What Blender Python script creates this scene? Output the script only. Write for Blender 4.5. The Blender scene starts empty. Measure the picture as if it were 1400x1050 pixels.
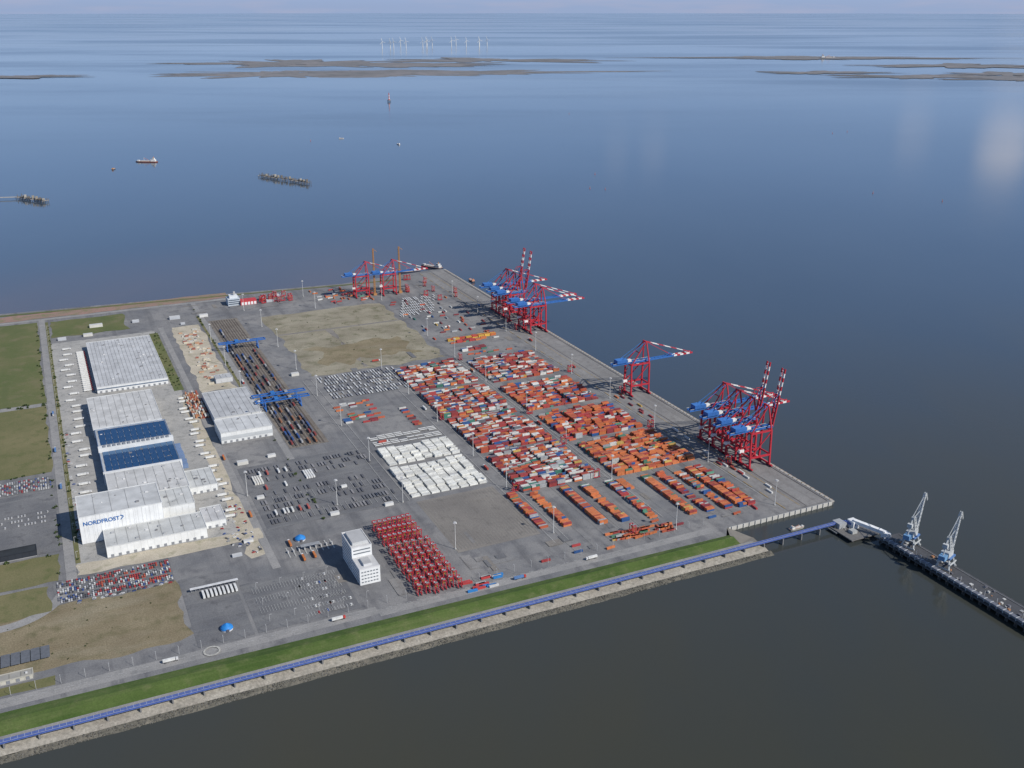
import bpy, math, random
from mathutils import Vector, Matrix, noise
R=random.Random(7)
scene=bpy.context.scene
rad=math.radians
# ------------------------------------------------------------------ materials
def newmat(name):
    m=bpy.data.materials.new(name); m.use_nodes=True
    nt=m.node_tree; b=nt.nodes['Principled BSDF']
    return m,nt,b
def N(nt,t,**k):
    n=nt.nodes.new(t)
    for a,v in k.items(): setattr(n,a,v)
    return n
def setin(nt,inp,v):
    if hasattr(v,'links'): nt.links.new(v,inp)
    elif isinstance(v,(tuple,list)): inp.default_value=(*v,1) if (len(v)==3 and len(inp.default_value)==4) else v
    else: inp.default_value=v
def mixc(nt,fac,a,b,mode='MIX'):
    m=N(nt,'ShaderNodeMix',data_type='RGBA',blend_type=mode)
    for i,v in ((0,fac),(6,a),(7,b)): setin(nt,m.inputs[i],v)
    return m.outputs[2]
def math_(nt,op,a,b=0.,c=None):
    m=N(nt,'ShaderNodeMath',operation=op); setin(nt,m.inputs[0],a); setin(nt,m.inputs[1],b)
    if c is not None: setin(nt,m.inputs[2],c)
    return m.outputs[0]
def maprange(nt,v,a,b,c=0.,d=1.,smooth=False):
    r=N(nt,'ShaderNodeMapRange'); setin(nt,r.inputs[0],v)
    if smooth: r.interpolation_type='SMOOTHSTEP'
    for i,k in ((1,a),(2,b),(3,c),(4,d)): r.inputs[i].default_value=k
    return r.outputs[0]
def noise_fac(nt,scale,lo,hi,stretch=(1,1,1),detail=6,rough=.6,rot=0):
    g=N(nt,'ShaderNodeNewGeometry'); mp=N(nt,'ShaderNodeMapping')
    rt=N(nt,'ShaderNodeVectorRotate',rotation_type='Z_AXIS'); rt.inputs['Angle'].default_value=rot
    nt.links.new(g.outputs['Position'],rt.inputs['Vector'])
    mp.inputs['Scale'].default_value=stretch
    nt.links.new(rt.outputs[0],mp.inputs['Vector'])
    n=N(nt,'ShaderNodeTexNoise'); n.inputs['Scale'].default_value=scale
    n.inputs['Detail'].default_value=detail; n.inputs['Roughness'].default_value=rough
    nt.links.new(mp.outputs[0],n.inputs['Vector'])
    return maprange(nt,n.outputs['Fac'],lo,hi)
def grey(nt,f):
    cc=N(nt,'ShaderNodeCombineColor')
    for i in range(3): nt.links.new(f,cc.inputs[i])
    return cc.outputs[0]
def ground_mat(name,c1,c2,c3=None,s1=.02,s2=.15,rough=.9,streak=None,fine=.25,g=1.25):
    c1=tuple(k*g for k in c1); c2=tuple(k*g for k in c2); c3=tuple(k*g for k in c3) if c3 else None
    m,nt,b=newmat(name)
    col=mixc(nt,noise_fac(nt,s1,.35,.65),c1,c2)
    if c3: col=mixc(nt,noise_fac(nt,s2,.5,.72),col,c3)
    if streak:
        f=noise_fac(nt,streak[0],.5,.7,stretch=streak[1],detail=4)
        col=mixc(nt,math_(nt,'MULTIPLY',f,streak[3] if len(streak)>3 else .5),col,tuple(k*g for k in streak[2]))
    r=maprange(nt,noise_fac(nt,.6,.3,.7,detail=8,rough=.7),0,1,1-fine,1+fine)
    col=mixc(nt,1.0,col,grey(nt,r),'MULTIPLY')
    nt.links.new(col,b.inputs['Base Color']); b.inputs['Roughness'].default_value=rough
    b.inputs['Specular IOR Level'].default_value=.2
    return m
MAT={}
MAT['apron']=ground_mat('asphalt_apron',(.112,.114,.120),(.175,.171,.167),(.09,.09,.096),.012,.05,streak=(.05,(1,.06,1),(.075,.075,.08),.7))
MAT['apron_dark']=ground_mat('asphalt_dark',(.088,.09,.097),(.135,.135,.137),(.075,.075,.08),.02,.08,streak=(.07,(.08,1,1),(.17,.17,.165),.4))
MAT['apron_warm']=ground_mat('gravel_yard',(.135,.125,.115),(.175,.162,.146),(.112,.104,.096),.02,.08)
MAT['concrete']=ground_mat('concrete_yard',(.24,.236,.225),(.31,.30,.28),(.17,.168,.16),.02,.1,g=1.15)
MAT['sand']=ground_mat('sandy_ground',(.31,.275,.215),(.40,.36,.29),(.19,.18,.12),.03,.06,g=1.15)
MAT['brown']=ground_mat('dry_scrub',(.19,.17,.125),(.27,.245,.185),(.12,.118,.07),.018,.045,streak=(.02,(.3,1,1),(.30,.275,.215),.7),fine=.4,g=1.0)
MAT['scrub']=ground_mat('brown_scrub',(.165,.135,.085),(.22,.185,.12),(.12,.11,.06),.018,.05,streak=(.03,(.3,1,1),(.25,.22,.16),.5),fine=.4,g=1.0)
MAT['grass']=ground_mat('dike_grass',(.046,.080,.018),(.072,.108,.028),(.10,.12,.045),.02,.07,streak=(.08,(.05,1,1),(.12,.14,.055),.5),g=1.05)
MAT['field']=ground_mat('field_grass',(.080,.10,.036),(.115,.115,.052),(.14,.125,.07),.01,.03,streak=(.01,(1,.1,1),(.065,.085,.033),.6),g=1.1)
MAT['field2']=ground_mat('rough_pasture',(.11,.11,.05),(.15,.135,.07),(.09,.10,.04),.012,.05,g=1.1)
MAT['reed']=ground_mat('salt_marsh',(.23,.14,.12),(.17,.13,.10),(.12,.13,.06),.01,.04)
MAT['road']=ground_mat('road_asphalt',(.17,.168,.165),(.21,.205,.20),(.14,.14,.14),.03,.1,streak=(.08,(.06,.06,1),(.25,.24,.23),.4))
MAT['stone']=ground_mat('stone_revetment',(.22,.20,.17),(.29,.27,.23),(.13,.125,.105),.04,.3,fine=.45,g=1.15)
MAT['weed']=ground_mat('wet_stone',(.075,.072,.06),(.12,.11,.09),(.05,.05,.04),.05,.3,fine=.45)
MAT['ballast']=ground_mat('track_ballast',(.12,.105,.09),(.16,.145,.125),(.09,.078,.07),.03,.1)
MAT['mud']=ground_mat('tidal_mud',(.15,.15,.155),(.205,.195,.20),(.105,.115,.115),.002,.01,g=1)  # mud tones greyed: distance haze is put into the colour
MAT['quay']=ground_mat('quay_pavers',(.145,.142,.14),(.18,.175,.17),(.12,.115,.113),.02,.1,streak=(.05,(1,.03,1),(.10,.095,.09),.6))
def vc_mat(name,rough,metal=0.,dirt=.25,scale=.5,spec=.4):
    m,nt,b=newmat(name)
    a=N(nt,'ShaderNodeAttribute'); a.attribute_name='Col'
    r=maprange(nt,noise_fac(nt,scale,.35,.7,detail=6),0,1,1,1-dirt)
    col=mixc(nt,1.0,a.outputs['Color'],grey(nt,r),'MULTIPLY')
    nt.links.new(col,b.inputs['Base Color']); b.inputs['Roughness'].default_value=rough
    b.inputs['Metallic'].default_value=metal; b.inputs['Specular IOR Level'].default_value=spec
    return m
MAT['paint']=vc_mat('painted_steel',.6,0,.3,.3)
MAT['wall']=vc_mat('cladding',.7,0,.16,.08,.25)
MAT['roof']=vc_mat('roof_membrane',.8,0,.30,.05,.2)
MAT['glassy']=vc_mat('solar_glass',.25,0,.1,.1,.5)
MAT['mark']=vc_mat('road_paint',.8,0,.6,.8,.2)
# ------------------------------------------------------------------ mesh builder
class B:
    def __init__(s): s.v=[];s.f=[];s.c=[]
    def _add(s,vs,fs,c):
        o=len(s.v); s.v+=[tuple(v) for v in vs]
        for f in fs: s.f.append(tuple(i+o for i in f)); s.c.append(c)
    def box(s,x0,x1,y0,y1,z0,z1,c,top=None):
        vs=[(x0,y0,z0),(x1,y0,z0),(x1,y1,z0),(x0,y1,z0),(x0,y0,z1),(x1,y0,z1),(x1,y1,z1),(x0,y1,z1)]
        s._add(vs,[(0,3,2,1),(0,1,5,4),(1,2,6,5),(2,3,7,6),(3,0,4,7)],c)
        s._add(vs[4:],[(0,1,2,3)],top or c)
    def rbox(s,cx,cy,L,W,z0,z1,ang,c,top=None):
        ca,sa=math.cos(ang),math.sin(ang)
        q=[]
        for z in (z0,z1):
            for a,b in ((-L/2,-W/2),(L/2,-W/2),(L/2,W/2),(-L/2,W/2)):
                q.append((cx+a*ca-b*sa,cy+a*sa+b*ca,z))
        s._add(q,[(0,3,2,1),(0,1,5,4),(1,2,6,5),(2,3,7,6),(3,0,4,7)],c)
        s._add(q[4:],[(0,1,2,3)],top or c)
    def beam(s,p,q,w,h,c):
        p=Vector(p);q=Vector(q);d=(q-p).normalized()
        up=Vector((0,0,1)) if abs(d.z)<.95 else Vector((0,1,0))
        a=d.cross(up).normalized()*w/2; b=a.cross(d).normalized()*h/2
        vs=[p-a-b,p+a-b,p+a+b,p-a+b,q-a-b,q+a-b,q+a+b,q-a+b]
        s._add(vs,[(0,1,2,3),(7,6,5,4),(0,4,5,1),(1,5,6,2),(2,6,7,3),(3,7,4,0)],c)
    def cyl(s,x,y,z0,z1,r,c,n=10,r2=None):
        r2=r if r2 is None else r2
        vs=[(x+r*math.cos(2*math.pi*i/n),y+r*math.sin(2*math.pi*i/n),z0) for i in range(n)]
        vs+=[(x+r2*math.cos(2*math.pi*i/n),y+r2*math.sin(2*math.pi*i/n),z1) for i in range(n)]
        s._add(vs,[(i,(i+1)%n,n+(i+1)%n,n+i) for i in range(n)]+[tuple(range(n,2*n))],c)
    def quad(s,pts,c): s._add(pts,[tuple(range(len(pts)))],c)
    def sheet(s,x0,x1,y0,y1,z,c): s.quad([(x0,y0,z),(x1,y0,z),(x1,y1,z),(x0,y1,z)],c)
    def make(s,name,mat='paint',parent=None,loc=(0,0,0),rz=0,mesh_only=False):
        me=bpy.data.meshes.new(name); me.from_pydata(s.v,[],s.f)
        ca=me.color_attributes.new('Col','FLOAT_COLOR','CORNER')
        buf=[]
        for f,c in zip(s.f,s.c): buf+=[c[0],c[1],c[2],1.]*len(f)
        ca.data.foreach_set('color',buf); me.materials.append(MAT[mat]); me.update()
        if mesh_only: return me
        return put(name,me,loc,rz,parent)
def put(name,me,loc=(0,0,0),rz=0,parent=None,sc=1):
    o=bpy.data.objects.new(name,me); scene.collection.objects.link(o)
    o.location=loc; o.rotation_euler=(0,0,rz); o.scale=(sc,sc,sc)
    if parent: o.parent=parent
    return o
def empty(name,loc=(0,0,0)):
    o=bpy.data.objects.new(name,None); scene.collection.objects.link(o); o.location=loc; return o
def poly(name,pts,z,mat,thick=0):
    me=bpy.data.meshes.new(name)
    n=len(pts); vs=[(p[0],p[1],z) for p in pts]; fs=[tuple(range(n))]
    if thick:
        vs+=[(p[0],p[1],z-thick) for p in pts]; fs+=[(i,i+n,(i+1)%n+n,(i+1)%n) for i in range(n)]
    me.from_pydata(vs,[],fs); me.materials.append(MAT[mat]); me.update()
    return put(name,me)
ZC=[.03]
def nz(): ZC[0]+=.007; return ZC[0]
def rect(name,x0,x1,y0,y1,mat): return poly(name,[(x0,y0),(x1,y0),(x1,y1),(x0,y1)],nz(),mat)
def ragged(name,x0,x1,y0,y1,mat,amp=6,step=12,seed=0):
    pts=[]
    def edge(ax,ay,bx,by):
        L=math.hypot(bx-ax,by-ay); n=max(2,int(L/step)); nx,ny=(by-ay)/L,-(bx-ax)/L
        for i in range(n):
            t=i/n; k=amp*noise.noise(Vector((ax+(bx-ax)*t+seed,ay+(by-ay)*t,seed))*.03)*1.5
            pts.append((ax+(bx-ax)*t+nx*k,ay+(by-ay)*t+ny*k))
    edge(x0,y0,x1,y0);edge(x1,y0,x1,y1);edge(x1,y1,x0,y1);edge(x0,y1,x0,y0)
    return poly(name,pts,nz(),mat)
RED=(.44,.022,.038);BLUE=(.03,.13,.40);WHITE=(.72,.72,.70);GREY=(.30,.31,.32);DARK=(.05,.05,.055)
YEL=(.65,.40,.05)
WZ=-5.0
# ------------------------------------------------------------------ sea
m,nt,b=newmat('sea_water')
g=N(nt,'ShaderNodeNewGeometry'); sp=N(nt,'ShaderNodeSeparateXYZ'); nt.links.new(g.outputs['Position'],sp.inputs[0])
f=noise_fac(nt,.0011,.38,.66,stretch=(1,.45,1),detail=5,rot=.45)
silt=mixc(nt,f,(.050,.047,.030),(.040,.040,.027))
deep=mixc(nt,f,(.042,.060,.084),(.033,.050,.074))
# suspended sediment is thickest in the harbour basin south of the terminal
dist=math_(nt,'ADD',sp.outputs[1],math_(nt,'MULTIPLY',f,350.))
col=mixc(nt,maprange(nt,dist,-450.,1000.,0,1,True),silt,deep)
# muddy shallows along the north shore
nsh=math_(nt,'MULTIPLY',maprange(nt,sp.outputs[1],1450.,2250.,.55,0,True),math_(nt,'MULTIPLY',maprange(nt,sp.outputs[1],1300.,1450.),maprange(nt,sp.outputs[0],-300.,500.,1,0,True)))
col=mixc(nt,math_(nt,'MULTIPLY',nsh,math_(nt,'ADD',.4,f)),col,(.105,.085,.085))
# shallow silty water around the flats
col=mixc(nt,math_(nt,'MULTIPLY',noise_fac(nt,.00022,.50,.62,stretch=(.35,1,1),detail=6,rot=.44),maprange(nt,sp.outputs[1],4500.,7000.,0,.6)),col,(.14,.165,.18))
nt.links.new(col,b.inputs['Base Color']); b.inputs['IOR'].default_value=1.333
r=noise_fac(nt,.00035,.46,.60,stretch=(.28,1,1),detail=7,rot=.44)
far=maprange(nt,sp.outputs[1],2500.,6500.,0,1,True)
ro=math_(nt,'ADD',.095,math_(nt,'MULTIPLY',r,math_(nt,'ADD',.02,math_(nt,'MULTIPLY',far,.06))))
nt.links.new(ro,b.inputs['Roughness'])
n=N(nt,'ShaderNodeTexNoise'); n.inputs['Scale'].default_value=.12; n.inputs['Detail'].default_value=5
nt.links.new(g.outputs['Position'],n.inputs['Vector'])
bp=N(nt,'ShaderNodeBump'); bp.inputs['Distance'].default_value=.5; bp.inputs['Strength'].default_value=.14
nt.links.new(n.outputs['Fac'],bp.inputs['Height']); nt.links.new(bp.outputs[0],b.inputs['Normal'])
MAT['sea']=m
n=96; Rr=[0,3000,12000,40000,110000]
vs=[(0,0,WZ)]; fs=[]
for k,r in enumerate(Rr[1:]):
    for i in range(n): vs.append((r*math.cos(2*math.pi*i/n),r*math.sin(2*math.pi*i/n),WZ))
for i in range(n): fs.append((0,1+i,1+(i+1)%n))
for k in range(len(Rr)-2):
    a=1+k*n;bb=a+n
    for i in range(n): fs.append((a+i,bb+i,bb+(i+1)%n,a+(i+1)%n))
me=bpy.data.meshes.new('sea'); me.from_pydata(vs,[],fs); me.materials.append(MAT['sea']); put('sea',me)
# ------------------------------------------------------------------ land
XL=-2600
poly('terminal_ground',[(XL,-20),(-196,-20),(-180,0),(0,0),(0,1455),(-30,1462),(-280,1425),(-674,1462),(-1045,1492),(XL,1560)],0,'apron',9)
q=B()
q.box(-4,.6,-.6,1455,-1.2,.45,(.36,.34,.31))
q.box(-178,-4,-1.4,-.2,-6,.4,(.46,.45,.42))
for xx in (-8,-44): q.box(xx-.5,xx+.5,5,1440,.05,.42,(.07,.06,.06))
for i in range(150):
    y=6+i*9.6; q.box(.6,2.4,y-1.1,y+1.1,-4.5,.1,(.17,.10,.07)); q.box(-3,-1.6,y-.6,y+.6,.45,1.1,(.2,.14,.05))
for i in range(18): q.box(-174+i*9.6,-173+i*9.6,-2.6,-1.4,-9,1.2,(.5,.49,.46))
q.make('quay_wall','wall')
def loft(name,prof,x0,x1,mat,n=60,wob=0):
    vs=[];fs=[];k=len(prof)
    for i in range(n+1):
        x=x0+(x1-x0)*i/n
        sh=-12*max(0,(x+1040)/844) if wob==0 else 0
        for (y,z,s) in prof: vs.append((x,y+sh*s+ (wob*noise.noise(Vector((x*.05,y,3))) if wob else 0),z))
    for i in range(n):
        for j in range(k-1): a=i*k+j; fs.append((a,a+k,a+k+1,a+1))
    me=bpy.data.meshes.new(name); me.from_pydata(vs,[],fs); me.materials.append(MAT[mat]); me.update()
    return put(name,me)
loft('grass_dike',[(-42,-.2,0),(-28,2.6,0),(-22,3.0,.4),(-14,1.6,.8),(-5,.06,1)],XL,-190,'grass')
loft('dike_path',[(-48.5,.0,0),(-47.9,.15,0),(-42.2,.15,0),(-41.6,-.2,0)],XL,-172,'road')
loft('stone_revetment',[(-68,-2.6,0),(-62,-1.2,0),(-55,-.3,0),(-48.4,.02,0)],XL,-166,'stone',300,wob=.01)
loft('wet_stone_bank',[(-82,-7.2,0),(-76.5,-5.2,0),(-72,-3.6,0),(-67.9,-2.55,0)],XL,-163,'weed',500,wob=2.2)
bk=B(); C=(.20,.185,.16)
bk.quad([(-190,-20,0),(-190,-42,.2),(-166,-48,0),(-163,-30,-3),(-172,-4,-3),(-180,0,0)],C)
bk.quad([(-166,-48,0),(-163,-82,-7),(-150,-70,-7),(-155,-28,-7),(-163,-30,-3)],(.13,.12,.10))
bk.quad([(-163,-30,-3),(-155,-28,-7),(-166,-2,-7),(-172,-4,-3)],(.13,.12,.10))
bk.make('rubble_bank_end','wall')
rb=B()
for i in range(2600):
    x=-1150+985*R.random(); y=-69-7*R.random(); zz_=-2.6-(-69-y)*.38; s_=R.uniform(.5,1.3); k=R.uniform(.6,1.5)
    rb.rbox(x,y,s_*1.4,s_,zz_-.6,zz_+s_*.5,R.uniform(0,3),(.12*k,.115*k,.10*k))
rb.make('rip_rap_boulders','wall')
rect('access_road',XL,-655,2,18,'road')
ragged('scrub_field',-1400,-853,52,172,'scrub',10,12,3)
rect('service_road',-655,-200,-3,10,'road')
ragged('grass_verge',-1300,-990,20,36,'field2',3,10,31)
ragged('dry_field',-524,-256,800,1222,'brown',8,12,5)
rect('dirt_track',-522,-258,1070,1078,'apron_warm')
ragged('dirt_track',-420,-412,812,1072,'apron_warm',5,15,6)
ragged('worn_patch',-480,-300,850,960,'scrub',30,10,66)
rect('concrete_yard',-957,-752,255,1215,'concrete')
ragged('sand_strip',-720,-660,800,1225,'sand',6,12,8)
ragged('sandy_verge',-760,-742,190,800,'sand',5,12,9)
rect('inner_road',-742,-732,150,1235,'road')
ragged('sandy_yard',-958,-735,232,262,'sand',4,8,10)
rect('grass_verge',-764,-747,830,1200,'field')
rect('grass_verge',-655,-650,560,1290,'field2')
rect('yard_road',-650,-640,455,1400,'road')
rect('rail_bed',-638,-576,495,1240,'ballast')
rect('lorry_yard',-726,-530,250,455,'apron_dark')
rect('empty_yard',-523,-408,90,243,'apron_warm')
rect('car_park',-786,-670,22,130,'apron_dark')
rect('gate_yard',-850,-790,22,172,'apron_dark')
rect('car_storage_yard',-985,-853,176,232,'apron_dark')
ragged('green_field',-2500,-973,866,1388,'field',3,20,11)
ragged('pasture',-2500,-973,562,848,'field2',3,20,12)
rect('field_road',-2500,-966,849,865,'road')
rect('west_road',-970,-958,225,1402,'road')
rect('west_verge',-957.8,-952,265,1380,'field2')
rect('north_road',XL,-560,1398,1412,'road')
ragged('grass_corner',-950,-800,1255,1380,'field',6,14,13)
ragged('salt_marsh',XL,-560,1416,1462,'reed',5,16,14)
poly('sea_wall',[(XL,1530),(-1045,1466),(-674,1440),(-280,1404),(-150,1400),(-150,1408),(-280,1413),(-674,1449),(-1045,1478),(XL,1545)],.45,'field')
rect('storage_yard',-2500,-973,308,498,'apron_dark')
rect('parked_car_yard',-2500,-973,502,548,'apron_dark')
ragged('verge',-2500,-975,232,300,'field2',4,14,21)
pts=[];inner=[]
for i in range(13):
    a=rad(90*i/12); pts.append((-1040+75*math.cos(a),225-75*math.sin(a)*1.1)); inner.append((-1040+62*math.cos(a),225-62*math.sin(a)*1.1))
poly('curved_road',pts+[(-2500,142),(-2500,156)]+inner[::-1],nz(),'road')
ragged('grass_island',-1200,-990,165,224,'field2',4,8,22)
rect('quay_apron',-76,-9,4,1440,'quay')
for i in range(70):
    x=R.uniform(-720,-90);y=R.choice([R.uniform(12,60),R.uniform(15,240),R.uniform(1230,1390),R.uniform(640,840)]); w_=R.uniform(3,14); h_=R.uniform(6,40)
    if R.random()<.5: w_,h_=h_,w_
    rect('asphalt_patch',x,x+w_,y,y+h_,R.choice(['apron_dark','apron_warm','apron','quay']))
# ------------------------------------------------------------------ markings
mk=B(); W=(.42,.42,.41); W2=(.6,.6,.58)
zz=ZC[0]+.03
for y0 in (58,80,102): 
    for i in range(30): mk.sheet(-775+i*3.3,-774.6+i*3.3,y0,y0+13,zz,(.45,.45,.44))
for y0 in (30,44,60,76,92,108):
    for i in range(16):
        mk.sheet(-728+i*3.4,-727.55+i*3.4,y0,y0+8,zz,(.5,.5,.49))
for i in range(60): mk.sheet(XL+1500+i*12,XL+1506+i*12,9.8,10.2,zz,W2)
for x in (-383,-246,-240,-80,-402,-530,-545): mk.sheet(x-.25,x+.25,60 if x>-500 else 250,780,zz,(.5,.5,.48))
for i in range(26): mk.sheet(-520+i*4.4,-519.6+i*4.4,95,238,zz,(.26,.255,.24))
for y in (215,325,338,462,480,508,640,645): mk.sheet(-380,-85,y-.2,y+.2,zz+.01,(.45,.45,.43))
for x in range(-395,-100,27): mk.sheet(x+6,x+6.4,30,214,zz,(.3,.3,.29))
for i in range(40): mk.sheet(-76.3,-75.8,10+i*36,30+i*36,zz,YEL)
mk.sheet(-52,-51.6,10,1430,zz,YEL)
for i in range(18):
    mk.sheet(-700+i*8,-699.5+i*8,262,285,zz,W); mk.sheet(-700+i*8,-699.5+i*8,320,343,zz,W)
for i in range(32):
    a=2*math.pi*i/32;b2=2*math.pi*(i+1)/32
    mk.quad([(-838+r*math.cos(t),10+r*math.sin(t),zz+.1) for r,t in ((7,a),(9,a),(9,b2),(7,b2))],(.5,.49,.45))
mk.make('painted_markings','mark')
gi=B()
for i in range(9):
    x=-716+i*7; gi.box(x-.8,x+.8,168,192,0,.6,(.4,.4,.38)); gi.box(x-.7,x+.7,178,181,.6,3.2,(.5,.5,.5))
gi.box(-700,-676,177,183,5.6,6.2,(.3,.32,.35),(.28,.29,.30))
for i in range(3): gi.box(-695+i*7-.2,-695+i*7+.2,179.5,180,.6,5.6,GREY)
gi.make('truck_gate')
rl=B()
for k in range(10):
    x=-631+k*5.3
    for d in (-.75,.75): rl.box(x+d-.18,x+d+.18,498,1235,.06,.5,(.10,.07,.055))
rl.make('railway_tracks','paint')
# ------------------------------------------------------------------ containers
PAL={'mix':[((.31,.05,.05),22),((.42,.085,.045),15),((.60,.60,.57),24),((.03,.09,.25),8),((.34,.35,.36),11),((.52,.16,.055),13),((.05,.18,.14),4),((.18,.035,.045),13),((.5,.34,.09),2),((.12,.13,.15),4)],
'rust':[((.36,.06,.05),24),((.44,.10,.045),20),((.54,.17,.06),18),((.60,.60,.57),14),((.03,.09,.25),7),((.32,.33,.34),9),((.06,.18,.14),4),((.2,.04,.045),12)],
'orange':[((.56,.175,.065),50),((.44,.10,.05),22),((.30,.055,.05),12),((.03,.09,.25),5),((.08,.20,.13),5),((.5,.5,.48),5),((.3,.31,.33),5),((.5,.33,.09),3)],
'red':[((.38,.05,.05),24),((.46,.11,.05),24),((.22,.035,.045),13),((.52,.16,.055),24),((.55,.55,.53),6),((.03,.10,.28),7),((.09,.25,.17),4),((.35,.36,.37),5)],
'white':[((.70,.70,.66),86),((.62,.63,.61),12),((.50,.50,.50),2)],
'yel':[((.55,.34,.06),40),((.42,.06,.04),40),((.5,.15,.05),20)]}
def pick(p):
    t=R.random()*sum(w for _,w in PAL[p])
    for c,w in PAL[p]:
        t-=w
        if t<0: break
    j=R.uniform(.8,1.15); return tuple(min(.8,a*j) for a in c)
def cont(b,x,y,z,c,ang=0,L=12.2):
    top=tuple(min(.8,k*.92+.015) for k in c)
    if ang: b.rbox(x,y,L,2.44,z,z+2.6,ang,c,top)
    else: b.box(x-L/2,x+L/2,y-1.22,y+1.22,z,z+2.6,c,top)
def block(name,x0,x1,y0,y1,pal,occ=.88,tiers=(1,3),px=13.6,py=3.85,vary=.35,half=.2):
    b=B(); nx=int((x1-x0)/px); ny=int((y1-y0)/py)
    off=R.random()*100
    for i in range(nx):
        cr=pick(pal)
        for j in range(ny):
            x=x0+px*(i+.5); y=y0+py*(j+.5)
            v=noise.noise(Vector((i*.75+off,j*.17,off)))
            if R.random()>occ+v*vary: continue
            h=tiers[0]+ (tiers[1]-tiers[0]+.99)*max(0,min(.99,.5+v*.9+R.uniform(-.3,.3)))
            if R.random()<.45: cr=pick(pal)
            c=cr
            for t in range(int(h)):
                if R.random()<.5: c=pick(pal)
                if R.random()<half:
                    cont(b,x-3.1,y,t*2.62+.05,c,0,6.0); cont(b,x+3.1,y,t*2.62+.05,pick(pal),0,6.0)
                else: cont(b,x+R.uniform(-.25,.25),y+R.uniform(-.12,.12),t*2.62+.05,c)
    return b.make(name,'paint')
CS='container_stack_block'
for y0,y1 in ((645,772),(506,628),(352,498),(204,340)):
    block(CS,-378,-253,y0,y1,'mix',.95)
block(CS,-234,-95,626,756,'mix',.94)
block(CS,-236,-95,476,596,'rust',.9)
block(CS,-234,-92,336,455,'red',.84)
block(CS,-231,-88,194,320,'orange',.95)
block(CS,-520,-403,368,432,'white',.99,(1,2),14.4,4.3,.1,0)
block(CS,-525,-404,256,358,'white',.99,(1,2),14.6,4.3,.1,0)
block(CS,-532,-456,545,645,'red',.25,(1,1))
block(CS,-432,-416,480,625,'mix',.3,(1,1))
block(CS,-220,-107,884,896,'yel',.95,(2,2))
block(CS,-220,-107,868,876,'red',.6,(1,2))
block(CS,-218,-155,812,830,'mix',.5,(1,2))
block(CS,-215,-110,786,800,'orange',.25,(1,1))
CR='container_row'
for x,y0,y1,pal,occ,t in ((-397,101,209,'red',.97,(1,2)),(-367,92,204,'orange',.88,(1,2)),(-321,77,194,'orange',.97,(2,2)),(-291,71,192,'orange',.88,(1,2)),
  (-252,64,189,'red',.97,(1,2)),(-198,50,178,'orange',.95,(2,2)),(-172,47,176,'red',.95,(1,2)),(-145,43,174,'orange',.85,(1,2)),(-124,39,171,'orange',.97,(2,2)),(-109.5,39,171,'red',.95,(2,3)),(-235,150,186,'orange',.7,(1,1))):
    block(CR,x-6.9,x+6.9,y0,y1,pal,occ,t,13.7,3.3)
sc=B()
for i in range(44):
    x=R.uniform(-335,-245);y=35+(x+335)*-.12+R.choice([0,8,16])+R.uniform(-1,1); cont(sc,x,y,.1,pick('orange'),R.uniform(-.06,.06))
for i in range(18): cont(sc,R.uniform(-450,-100),R.uniform(18,60),.1,pick('red'),R.choice([.1,1.5,.0]))
for i in range(16): cont(sc,R.uniform(-545,-500),R.uniform(-1,22),.1,R.choice([(.03,.2,.5),(.5,.5,.5),(.45,.05,.05)]),R.uniform(-.1,.1))
for i in range(24): cont(sc,R.uniform(-72,-50),R.uniform(60,520),.1,pick('mix'),1.57)
for i in range(50): cont(sc,R.uniform(-240,-90),R.uniform(905,1240),.1,pick('mix'),R.choice([0,1.57]))
for i in range(40): cont(sc,R.uniform(-380,-230),R.uniform(1255,1385),.1,pick('red'),R.choice([0,.2,1.57]))
for i in range(9): 
    for yy in (290,372,420):
        if R.random()<.35: cont(sc,-706+i*5.5+R.uniform(-.4,.4),yy,1.2,R.choice([(.7,.7,.68),(.65,.65,.62),(.4,.1,.08)]),1.57)
for i in range(4):
    for k in range(2): cont(sc,-712+i*3.4,395+k*14,.1,(.7,.68,.62),1.57); cont(sc,-640+i*3.4,385+k*14,.1,(.7,.7,.68),1.57)
sc.make('loose_containers')
st=B()
for i in range(7):
    for j in range(20):
        if R.random()<.7:
            for t in range(R.choice([1,2,2])): cont(st,-752+i*3.6,680+j*6.4,t*2.6+.1,R.choice([(.45,.20,.1),(.5,.45,.36),(.38,.1,.06),(.6,.6,.58)]),1.57,6)
for i in range(90): st.rbox(R.uniform(-705,-668),R.uniform(830,1190),R.uniform(3,10),R.uniform(2,5),.05,R.uniform(1.2,3.4),R.uniform(-.2,.2),R.choice([(.45,.27,.17),(.55,.5,.4),(.3,.11,.08),(.5,.48,.44)]))
st.make('stacked_building_materials')
def trailer(b,x,y,ang,c=(.55,.56,.57),L=13.0,z=1.0):
    b.rbox(x,y,L,2.5,z,z+.5,ang,c)
    ca,sa=math.cos(ang),math.sin(ang)
    for d in (-L*.38,-L*.28,L*.3): b.rbox(x+d*ca,y+d*sa,1.1,2.6,.05,z,ang,DARK)
tr=B()
for yy in (676,692,712,728,748,764,780):
    for i in range(28):
        if R.random()<.78: trailer(tr,-517+i*5.3,yy,1.57,R.choice([(.55,.55,.55),(.36,.37,.38),(.6,.6,.58),(.2,.2,.22)]))
for yy in (446,452,458,470,476,482):
    for i in range(8):
        if R.random()<.8: trailer(tr,-510+i*14,yy,0,(.62,.62,.60))
for yy in (1098,1112,1130,1150,1170,1190,1212,1226):
    for i in range(16):
        if R.random()<.7: trailer(tr,-245+i*5+ (yy-1100)*.4,yy,1.57,(.58,.58,.57))
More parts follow.
